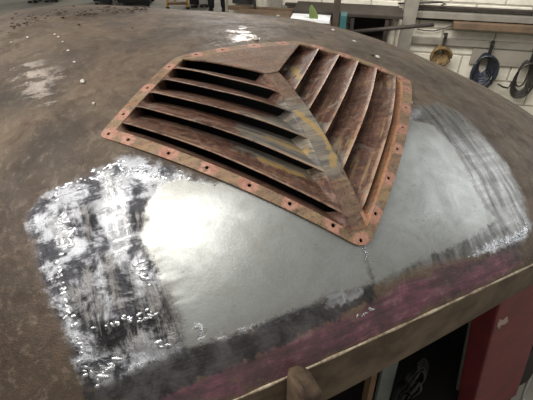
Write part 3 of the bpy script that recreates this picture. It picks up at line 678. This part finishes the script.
def coil_mesh(P, X, Y, N, rx, ry, turns, r, spread, sag, seed, n=6, res=20, fill=.38):      # one continuous cable wound in loops
    R = random.Random(seed); path = []; ph = [R.uniform(-1, 1) for _ in range(turns+2)]
    for i in range(turns*res+1):
        t = i/res; k = int(t); f = t-k; q = (1-f)*ph[k]+f*ph[k+1]; a = 2*math.pi*t
        path.append(P + X*math.sin(a)*rx*(.72+fill*q) - Y*(1-math.cos(a))*ry*(.80+fill*.7*q) + N*(spread*q + .006*math.sin(3*a)) + X*sag*q*.5)
    return MB().tube(path, r, n)
cb = thing('cable_bundle', tuple(pin(408, 372)*np.array([1, 1, 0]) + np.array([0, 0, FLZ])), 'black cable bundle looped over the grey board inside the car', 'cable')
coil_mesh(pin(408, 362) - GN*.05, GX*.8+np.array([0, 0, .5]), np.array([0, 0, 1.]), GN, .075, .13, 10, .006, .03, .06, 5).build('cable', simple('black_cable', srgb(30, 31, 32), .4, 0, .3, 20, 0), cb, True)
hs = thing('white_hose', tuple(at_plane(524, 392, GA+GN*.03, GN)*np.array([1, 1, 0])), 'white hose curving up beside the red pillar', 'hose')
ph_ = [at_plane(x, y, GA+GN*.03, GN) for x, y in ((520, 404), (524, 392), (529, 380), (537, 370), (548, 366))]
ph_ = [np.array([ph_[0][0], ph_[0][1], .008])] + ph_
MB().tube(ph_, .006, 8).build('hose', simple('white_hose_rubber', srgb(190, 190, 184), .5, 0, .15, 20, 0), hs, True)

# crumbs of filler lying on the roof
M_CRUMB = simple('pale_crumb', srgb(206, 200, 188), .6, 0, .3, 90, .2)
M_CRUMBD = simple('dark_crumb', srgb(92, 75, 60), .8, 0, .3, 90, .2)
def crumb(px, py, sz, label, group, mat):
    q = uv_of([(px, py)])[0]; w = float(H(*q)); c = L2W(q[0], q[1], w); e = .004
    nn = np.cross(L2W(q[0]+e, q[1], H(q[0]+e, q[1])) - c, L2W(q[0], q[1]+e, H(q[0], q[1]+e)) - c); nn /= np.linalg.norm(nn)
    X = np.cross(nn, [0, 0, 1.]); X = X/np.linalg.norm(X) if np.linalg.norm(X) > .05 else np.array([1., 0, 0]); Y = np.cross(nn, X)
    o = MB().blob(c+nn*sz*.45, sz*random.uniform(.9, 1.5), sz*random.uniform(.7, 1.1), sz*.6, X, Y, nn, 7, 4, .25).build('crumb', mat, None, False)
    tag(o, label, 'crumb', group)
for px, py, lb in ((55, 35, 'topmost pale crumb in the row down the left shoulder'), (58.5, 37.5, 'second pale crumb from the top in the left shoulder row'), (63, 42.5, 'third pale crumb from the top in the left shoulder row'),
                   (68.5, 51, 'fourth pale crumb from the top in the left shoulder row'), (74.5, 62.5, 'lowest pale crumb of the left shoulder row, above the largest crumb'), (94, 104, 'pale crumb on the roof left of the grille\'s lower left corner'),
                   (11.5, 43, 'leftmost pale crumb on the roof below the dirt strip'), (28, 38, 'pale crumb second from the left below the dirt strip')):
    crumb(px, py, random.uniform(.0032, .0046), lb, 'pale crumbs on the left shoulder', M_CRUMB)
crumb(83, 82, .0062, 'largest pale filler crumb, left of the grille on the roof', None, M_CRUMB)
for px, py, sz, lb in ((313, 22.5, .0065, 'pale crumb on the crown before the green board'), (333, 31, .007, 'pale crumb on the crown right of the green board'), (354, 42, .006, 'pale crumb on the roof above the right grille edge'), (377.5, 58, .0072, 'bright white crumb beside the grille\'s right top edge'), (372.5, 55.5, .006, 'small dark crumb beside the bright white crumb'), (266, 14.5, .007, 'pale crumb on the crown line left of the green board'), (278, 16.5, .007, 'second pale crumb on the crown line nearest the green board'), (411, 103, .0045, 'pale crumb above the right steel sheet')):
    crumb(px, py, sz, lb, None, M_CRUMBD if 'dark' in lb else M_CRUMB)
mb = MB()
for k in range(120):
    px = random.uniform(8, 150); base_y = np.interp(px, [1, 20, 50, 90, 130, 150], [40, 30, 20, 15, 12, 10]); py = base_y - abs(random.gauss(0, 1))*np.interp(px, [0, 40, 150], [9, 6, 2]) + 1
    if px < 60 and py < 6+ (60-px)*.16: continue
    q = uv_of([(px, py)])[0]; c = L2W(q[0], q[1], H(*q)+.010); s = random.uniform(.002, .0052); mb.blob(c, s*1.5, s, s*.7, n=5, m=3, jit=.3)
tag(mb.build('dirt_crumbs', M_CRUMBD), 'dark dirt crumbs strewn along the far left crease of the roof', 'dirt', None, 'stuff')

# ------------------------------------------------------------------ along the wall at the right
def hbar(x0, x1, xr, yt, yb, o0, o1):    # horizontal bar on the wall: ends by x, height surveyed at xr
    om = (o0+o1)/2; _, zt_ = wall_pt(xr, yt, o1); _, zb_ = wall_pt(xr, yb, o1); s0 = wall_pt(x0, (yt+yb)/2, o1)[0]; s1 = wall_pt(x1, (yt+yb)/2, o1)[0]
    return MB().box(WP((s0+s1)/2, (zt_+zb_)/2, om), s1-s0, o1-o0, zt_-zb_, WX, WN, (0, 0, 1))
def vbar(xc, wpx, yt, o0, o1, ground=True, yb=0, zt=None):
    s0 = wall_pt(xc-wpx/2, (yt+20)/2, o1)[0]; s1 = wall_pt(xc+wpx/2, (yt+20)/2, o1)[0]; z1 = zt if zt else wall_pt(xc, yt, o1)[1]; z0 = .0 if ground else wall_pt(xc, yb, o1)[1]
    return MB().box(WP((s0+s1)/2, (z0+z1)/2, (o0+o1)/2), s1-s0, o1-o0, z1-z0, WX, WN, (0, 0, 1))
def one(mb, name, mat, label, cat, group=None, bevel=.004, smooth=False):
    return tag(mb.build(name, mat, None, smooth, bevel), label, cat, group)
one(hbar(412, 620, 430, 6.2, 8.6, 0, .05), 'wall_pipe', M_DKSTEEL, 'dark pipe running along the block wall, topmost at right', 'pipe')
one(hbar(412, 620, 430, 12, 18.5, 0, .07), 'cable_trunking', M_GREYP, 'wide grey trunking along the wall above the timber plank', 'trunking')
one(hbar(416, 620, 445, 19.6, 21.4, 0, .03), 'thin_conduit', M_DKSTEEL, 'thin dark conduit directly under the grey trunking', 'conduit')
one(hbar(453, 620, 480, 24, 30.5, .036, .12), 'timber_plank', M_WOODB, 'brown timber plank fixed along the right wall', 'plank')
one(hbar(412, 620, 430, 37.5, 44.5, 0, .025), 'wall_rail', M_GREYP, 'grey rail along the wall above the hanging coils', 'rail')
one(hbar(471, 620, 500, 48, 66, 0, .012), 'wall_board', simple('grey_wall_panel', srgb(140, 134, 122), .75, 0, .15, 8, .1), 'flat grey board on the wall behind the blue coil', 'board')
cpts = [WP(*wall_pt(x, y, .08), .08) for x, y in ((398, 3.5), (415, 3), (432, 2.6), (441, 2.2), (446, 4.4), (441, 5.2))]
one(MB().tube(cpts, .007, 6), 'loose_cable', M_BLACK, 'black loose cable along the top of the wall', 'cable', bevel=0, smooth=True)
c2 = [WP(*wall_pt(x, y, .02), .02) for x, y in ((417, 29), (425, 30.5), (434, 31), (442, 29), (450, 26.5), (455, 25))]
one(MB().tube(c2, .005, 6), 'hanging_wire', M_DKSTEEL, 'thin wire sagging left of the timber plank', 'wire', bevel=0, smooth=True)
one(vbar(411, 14, 0, 0, .16, zt=1.9), 'steel_column', M_GREYP, 'grey steel column standing against the block wall', 'column')
one(vbar(403.5, 9, 0, .0, .06, ground=False, yb=11.5, zt=1.5), 'white_box', M_BLOCK, 'white wall box left of the grey column, at the frame top', 'box')
M_WPIPE = simple('chalky_white_pipe', srgb(190, 182, 164), .6, 0, .35, 16, .2)
for k, (x, lb) in enumerate(((394, 'white upright tube beside the dark rack, left one'), (402, 'white upright tube beside the grey column, right one'))):
    s, z = wall_pt(x, 17, .12)
    one(MB().tube([WP(s, 0, .12), WP(s+.01, z*.5, .12), WP(s, z, .12)], .033, 12), 'upright_tube', M_WPIPE, lb, 'tube', 'white upright tubes', 0, True)
one(hbar(292, 404, 350, 13.5, 17.0, .0, .34), 'brown_beam', M_DKSTEEL, 'brown beam crossing the wall above the dark rack', 'beam')
one(hbar(285, 396, 350, 6.4, 9.2, .0, .04), 'wall_batten', M_DKSTEEL, 'dark batten along the wall above the brown beam', 'batten')
# dark rack below the beam
s0, s1 = wall_pt(349, 30, .3)[0], wall_pt(388, 30, .3)[0]; zt_ = wall_pt(365, 17.5, .34)[1]
rack = thing('storage_rack', tuple(WP((s0+s1)/2, 0, .17)), 'dark steel storage rack under the brown beam', 'rack')
MB().box(WP((s0+s1)/2, zt_/2, .015), s1-s0, .03, zt_-.01, WX, WN).build('back_panel', M_DARKIN, rack)
for k, zz in enumerate((.12, .40, .62, .78)): MB().box(WP((s0+s1)/2, zz, .17), s1-s0-.02, .29, .022, WX, WN).build('shelf', M_DKSTEEL, rack)
for a in (s0+.02, s1-.02):
    for b in (.03, .32): MB().box(WP(a, zt_/2-.005, b), .03, .03, zt_-.01, WX, WN).build('post', M_DKSTEEL, rack)
a_, b_ = WP(*wall_pt(350, 32, .42), .42), WP(*wall_pt(434, 24.6, .42), .42)
bar = one(MB().tube([a_, b_], .016, 8), 'steel_bar', M_DKSTEEL, 'long dark steel bar sticking out past the column', 'bar', bevel=0, smooth=True)
M_POST = simple('brown_steel_post', srgb(76, 66, 56), .6, .2, .3, 12, .2)
one(vbar(336.5, 6.5, 0, .36, .44, zt=1.5), 'steel_post', M_POST, 'dark brown steel post left of the teal box', 'post')
one(vbar(343.5, 6.5, 15.5, .30, .42), 'teal_box', simple('teal_paint', srgb(52, 98, 100), .5, 0, .2, 10, .05), 'narrow teal box between the brown post and the rack', 'box')
# bench with a bright white sheet
bs0, bs1 = wall_pt(229, 15, .5)[0], wall_pt(331, 20, .5)[0]; bz = wall_pt(300, 20.5, .45)[1]
bench = thing('workbench', tuple(WP((bs0+bs1)/2, 0, .32)), 'low brown workbench along the far wall', 'bench')
MB().box(WP((bs0+bs1)/2, bz-.03, .32), bs1-bs0, .35, .05, WX, WN).build('bench_top', M_WOODB, bench, False, .005)
for a in (bs0+.05, bs1-.05):
    for b in (.19, .45): MB().box(WP(a, (bz-.055)/2, b), .06, .06, bz-.055, WX, WN).build('leg', M_WOODB, bench)
ws0, ws1 = wall_pt(291, 18, .45)[0], wall_pt(330, 20, .45)[0]; wz = wall_pt(310, 14.6, .03)[1]
one(MB().box(WP((ws0+ws1)/2, bz+.012, .32), ws1-ws0, .34, .03, WX, WN), 'white_sheet', simple('glossy_white_sheet', srgb(236, 238, 238), .18, 0, .03, 6, 0), 'bright glossy white sheet lying on the far bench', 'sheet')
g0 = [WP(*wall_pt(x, y, .47), .47) for x, y in ((309.5, 24), (309.2, 8), (311.5, 4.5), (315, 9), (318, 15), (318, 24))]; n = len(g0)
one(MB().add(g0 + [p+WN*.012 for p in g0], [tuple(range(n))[::-1], tuple(range(n, 2*n))] + [(i, (i+1) % n, (i+1) % n+n, i+n) for i in range(n)]), 'green_board', simple('leaf_green_paint', srgb(112, 130, 76), .6, 0, .2, 12, .1), 'pointed green board leaning on the bench before the white sheet', 'board', bevel=0)
one(hbar(228, 335, 260, 7.5, 11.5, .055, .09), 'lower_plank', M_WOODB, 'brown plank along the wall over the bench', 'plank')
one(hbar(232, 253, 243, -6, 3.8, .0, .06), 'dark_hatch', M_DARKIN, 'dark hatch on the wall above the bench at left', 'hatch')
one(vbar(254.5, 2.4, 0, .1, .125, zt=1.4), 'thin_pole', M_DKSTEEL, 'thin dark pole standing against the wall over the bench', 'pole')
one(vbar(276, 11, 0, .0, .05, zt=1.5), 'grey_upright', M_GREYP, 'grey upright board against the wall left of the white sheet', 'board')
# coils hanging on the wall
def hang(name, px, py, rx, ry, turns, r, spread, mat, label, cat, seed, pegmat):
    s, z = wall_pt(px, py, .06); P = WP(s, z, .06)
    t = thing(name, tuple(WP(s, z-2*ry, .05)), label, cat)
    coil_mesh(P, WX, np.array([0, 0, 1.]), WN, rx, ry, turns, r, spread, .02, seed).build('coil', mat, t, True)
    MB().box(WP(s+.01, z+.045, .055), .025, .018, .15, WX, WN).build('strap', pegmat, t)
    MB().tube([WP(s, z+.10, .0), WP(s, z+.10, .09)], .008, 6).build('peg', M_DKSTEEL, t)
hang('rope_coil', 442, 47, .085, .085, 13, .014, .03, simple('brown_rope', srgb(124, 100, 60), .8, 0, .4, 30, .3, srgb(62, 48, 30)), 'brown rope coil hanging at the left of the wall', 'rope', 3, M_DKSTEEL)
hang('cable_coil', 488, 55, .105, .15, 20, .012, .035, simple('blue_black_cable', srgb(40, 46, 58), .35, 0, .4, 12, 0, srgb(22, 24, 28)), 'dark blue cable coil hanging below the timber plank', 'cable', 4, M_BLACK)
hang('wire_coil', 530, 62, .10, .19, 13, .008, .04, simple('dark_wire', srgb(58, 54, 50), .4, .3, .3, 20, 0), 'loose dark wire coil hanging at the right frame edge', 'wire', 8, M_BLACK)
c3 = [WP(*wall_pt(x, y, .05), .05) for x, y in ((498, 84), (503, 87), (508, 88), (510, 86), (512, 82))]
one(MB().tube(c3, .008, 6), 'slack_wire', M_BLACK, 'black slack wire between the blue coil and the wire coil', 'wire', bevel=0, smooth=True)

# ------------------------------------------------------------------ far hall at the left: only the feet of things show
M_YEL = simple('yellow_paint', srgb(206, 150, 52), .5, 0, .2, 10, .1)
M_STEPW = simple('brown_tread', srgb(120, 92, 58), .7, 0, .3, 12, .2)
f0 = at_floor(169, 10.8); 
lad = thing('step_ladder', tuple(f0), 'yellow step ladder with brown treads standing in the far hall', 'ladder')
tall = 1.5; lw = .34; lean = .24
def lp(a, h, back=0.0): return f0 + np.array([a*lw, lean*h*(1 if not back else -1) + back, h])
for a in (-.05, 1.0):
    MB().tube([lp(a, .05), lp(a*.9+.05, tall)], .022, 6).build('stile', M_YEL, lad)
    MB().tube([lp(a, 0), lp(a, .06)], .034, 8).build('foot', M_BLACK, lad)
    MB().tube([lp(a, 0, .75), lp(a*.9+.05, tall, .72)], .018, 6).build('rear_leg', M_YEL, lad)
for k in range(5):
    h = .12+.28*k; MB().box(lp(.475, h), lw*1.02, .11, .03).build('tread', M_STEPW, lad, False, .003)
def far(name, x0, x1, yb, depth, hgt, mat, label, cat):
    a, b = at_floor(x0, yb), at_floor(x1, yb); w = b[0]-a[0]; c = (a+b)/2 + np.array([0, depth/2, 0])
    t = thing(name, tuple(c), label, cat)
    MB().box(c+np.array([0, 0, hgt/2+.03]), w, depth, hgt-.06, ).build('body', mat, t, False, .012)
    for i in (-1, 1):
        for j in (-1, 1): MB().box(c+np.array([i*(w/2-.04), j*(depth/2-.04), .015]), .05, .05, .03).build('foot', M_BLACK, t)
    MB().box(c+np.array([0, 0, hgt+.01]), w*1.03, depth*1.03, .03).build('lid', mat, t, False, .006)
    return t
far('dark_crate', 190, 197.5, 8.3, .4, .6, M_DARKIN, 'dark crate beside the yellow step ladder', 'crate')
far('white_cabinet', 199.5, 209, 7.8, .4, .8, simple('white_cabinet_paint', srgb(186, 186, 178), .5, 0, .15, 8, .05), 'white cabinet between the dark crate and the person', 'cabinet')
far('blue_cabinet', 94, 112, 5.2, .4, .7, simple('dark_blue_paint', srgb(36, 46, 54), .5, 0, .2, 8, .05), 'dark blue cabinet in the far hall left of the thin post', 'cabinet')
far('black_chest', 118, 150, 6.6, .5, .7, M_DARKIN, 'wide black chest in the far hall right of the thin post', 'chest')
far('black_bin', 27, 37, 3.4, .3, .5, M_DARKIN, 'small black bin at the far left', 'bin')
far('brown_bin', 44, 58, 2.6, .3, .5, M_DKSTEEL, 'brown bin right of the small black bin', 'bin')
p0 = at_floor(115.5, 6.0)
one(MB().tube([p0, p0+np.array([0, 0, 1.2])], .02, 8), 'thin_post', M_WPIPE, 'thin white post between blue cabinet and black chest', 'post', bevel=0, smooth=True)

# person standing in the far hall; the photograph shows only dark trouser legs
pf = at_floor(217.5, 13.5); pf = np.array([pf[0], pf[1]+.1, 0])
per = thing('person', tuple(pf), 'person in dark trousers standing in the far hall', 'person', rz=0)
def skin(name, verts, edges, radii, mat, parent, root=0, sub=1):
    me = bpy.data.meshes.new(name); me.from_pydata([tuple(np.array(v)+pf) for v in verts], edges, []); o = bpy.data.objects.new(name, me); COL.objects.link(o)
    md = o.modifiers.new('skin', 'SKIN'); 
    if not me.skin_vertices: 
        bpy.context.view_layer.objects.active = o; bpy.ops.mesh.customdata_skin_add()
    for i, sv in enumerate(me.skin_vertices[0].data): rr = radii[i]; sv.radius = rr if hasattr(rr, '__len__') else (rr, rr); sv.use_root = (i == root)
    ss = o.modifiers.new('sub', 'SUBSURF'); ss.levels = sub
    me2 = bpy.data.meshes.new_from_object(o.evaluated_get(bpy.context.evaluated_depsgraph_get())); bpy.data.objects.remove(o)
    return link(name, me2, mat, parent, True)
M_SKIN = simple('skin', srgb(196, 150, 126), .6, 0, .08, 20, 0); M_TROU = simple('dark_trousers', srgb(34, 36, 40), .85, 0, .25, 25, .2); M_SHIRT = simple('grey_work_shirt', srgb(96, 104, 112), .85, 0, .15, 25, .2); M_HAIR = simple('brown_hair', srgb(58, 44, 34), .7, 0, .3, 60, .2)
bv = [(0, 0, .95), (0, 0, 1.12), (0, 0, 1.30), (0, 0, 1.42), (0, -.005, 1.49), (0, -.015, 1.56), (0, -.02, 1.64), (0, -.02, 1.70),
      (-.18, 0, 1.40), (-.235, .01, 1.13), (-.25, -.05, .90), (.18, 0, 1.40), (.235, .01, 1.13), (.25, -.05, .90)]
be = [(0, 1), (1, 2), (2, 3), (3, 4), (4, 5), (5, 6), (6, 7), (3, 8), (8, 9), (9, 10), (3, 11), (11, 12), (12, 13)]
br = [(.15, .10), (.13, .09), (.155, .10), (.11, .08), .052, .068, .082, .05, .052, .042, .03, .052, .042, .03]
body = skin('body', bv, be, br, M_SKIN, per, 0, 2)
for sx in (-1, 1):
    skin('hand', [(.25*sx, -.05, .90), (.255*sx, -.065, .83), (.25*sx, -.075, .77), (.265*sx, -.075, .745), (.235*sx, -.07, .76), (.255*sx, -.10, .76), (.25*sx, -.058, .755), (.232*sx, -.10, .82), (.228*sx, -.115, .785)],
         [(0, 1), (1, 2), (1, 3), (1, 4), (1, 5), (1, 6), (0, 7), (7, 8)], [.03, .028, .010, .010, .010, .010, .010, .013, .010], M_SKIN, per, 0, 1)
MB().blob(pf+np.array([0, .005, 1.70]), .092, .105, .095, n=14, m=8).build('hair', M_HAIR, per, True)
MB().blob(pf+np.array([0, -.108, 1.63]), .014, .018, .022, n=8, m=5).build('nose', M_SKIN, per, True)
for sx in (-1, 1):
    MB().blob(pf+np.array([.032*sx, -.092, 1.655]), .012, .008, .007, n=8, m=5).build('eye', M_HAIR, per, True)
    MB().blob(pf+np.array([.083*sx, -.015, 1.64]), .012, .02, .032, n=8, m=5).build('ear', M_SKIN, per, True)
MB().blob(pf+np.array([0, -.092, 1.59]), .024, .008, .006, n=8, m=5).build('mouth', simple('lip', srgb(160, 96, 86), .6, 0, .05, 20, 0), per, True)
skin('shirt', [(0, 0, .93), (0, 0, 1.12), (0, 0, 1.30), (0, 0, 1.43), (-.185, 0, 1.40), (-.22, .008, 1.2), (.185, 0, 1.40), (.22, .008, 1.2)], [(0, 1), (1, 2), (2, 3), (3, 4), (4, 5), (3, 6), (6, 7)],
     [(.17, .118), (.15, .108), (.175, .118), (.09, .075), .068, .062, .068, .062], M_SHIRT, per, 0, 2)
skin('trousers', [(0, 0, .97), (0, 0, .86), (-.10, 0, .80), (-.105, -.015, .46), (-.115, .01, .04), (.10, 0, .80), (.105, -.015, .46), (.115, .01, .04)], [(0, 1), (1, 2), (2, 3), (3, 4), (1, 5), (5, 6), (6, 7)],
     [(.165, .115), (.14, .11), (.092, .098), (.066, .07), (.058, .06), (.092, .098), (.066, .07), (.058, .06)], M_TROU, per, 0, 2)
for sx in (-1, 1):
    MB().blob(pf+np.array([.118*sx, -.05, .045]), .048, .13, .045, n=10, m=6).build('shoe', M_BLACK, per, True)
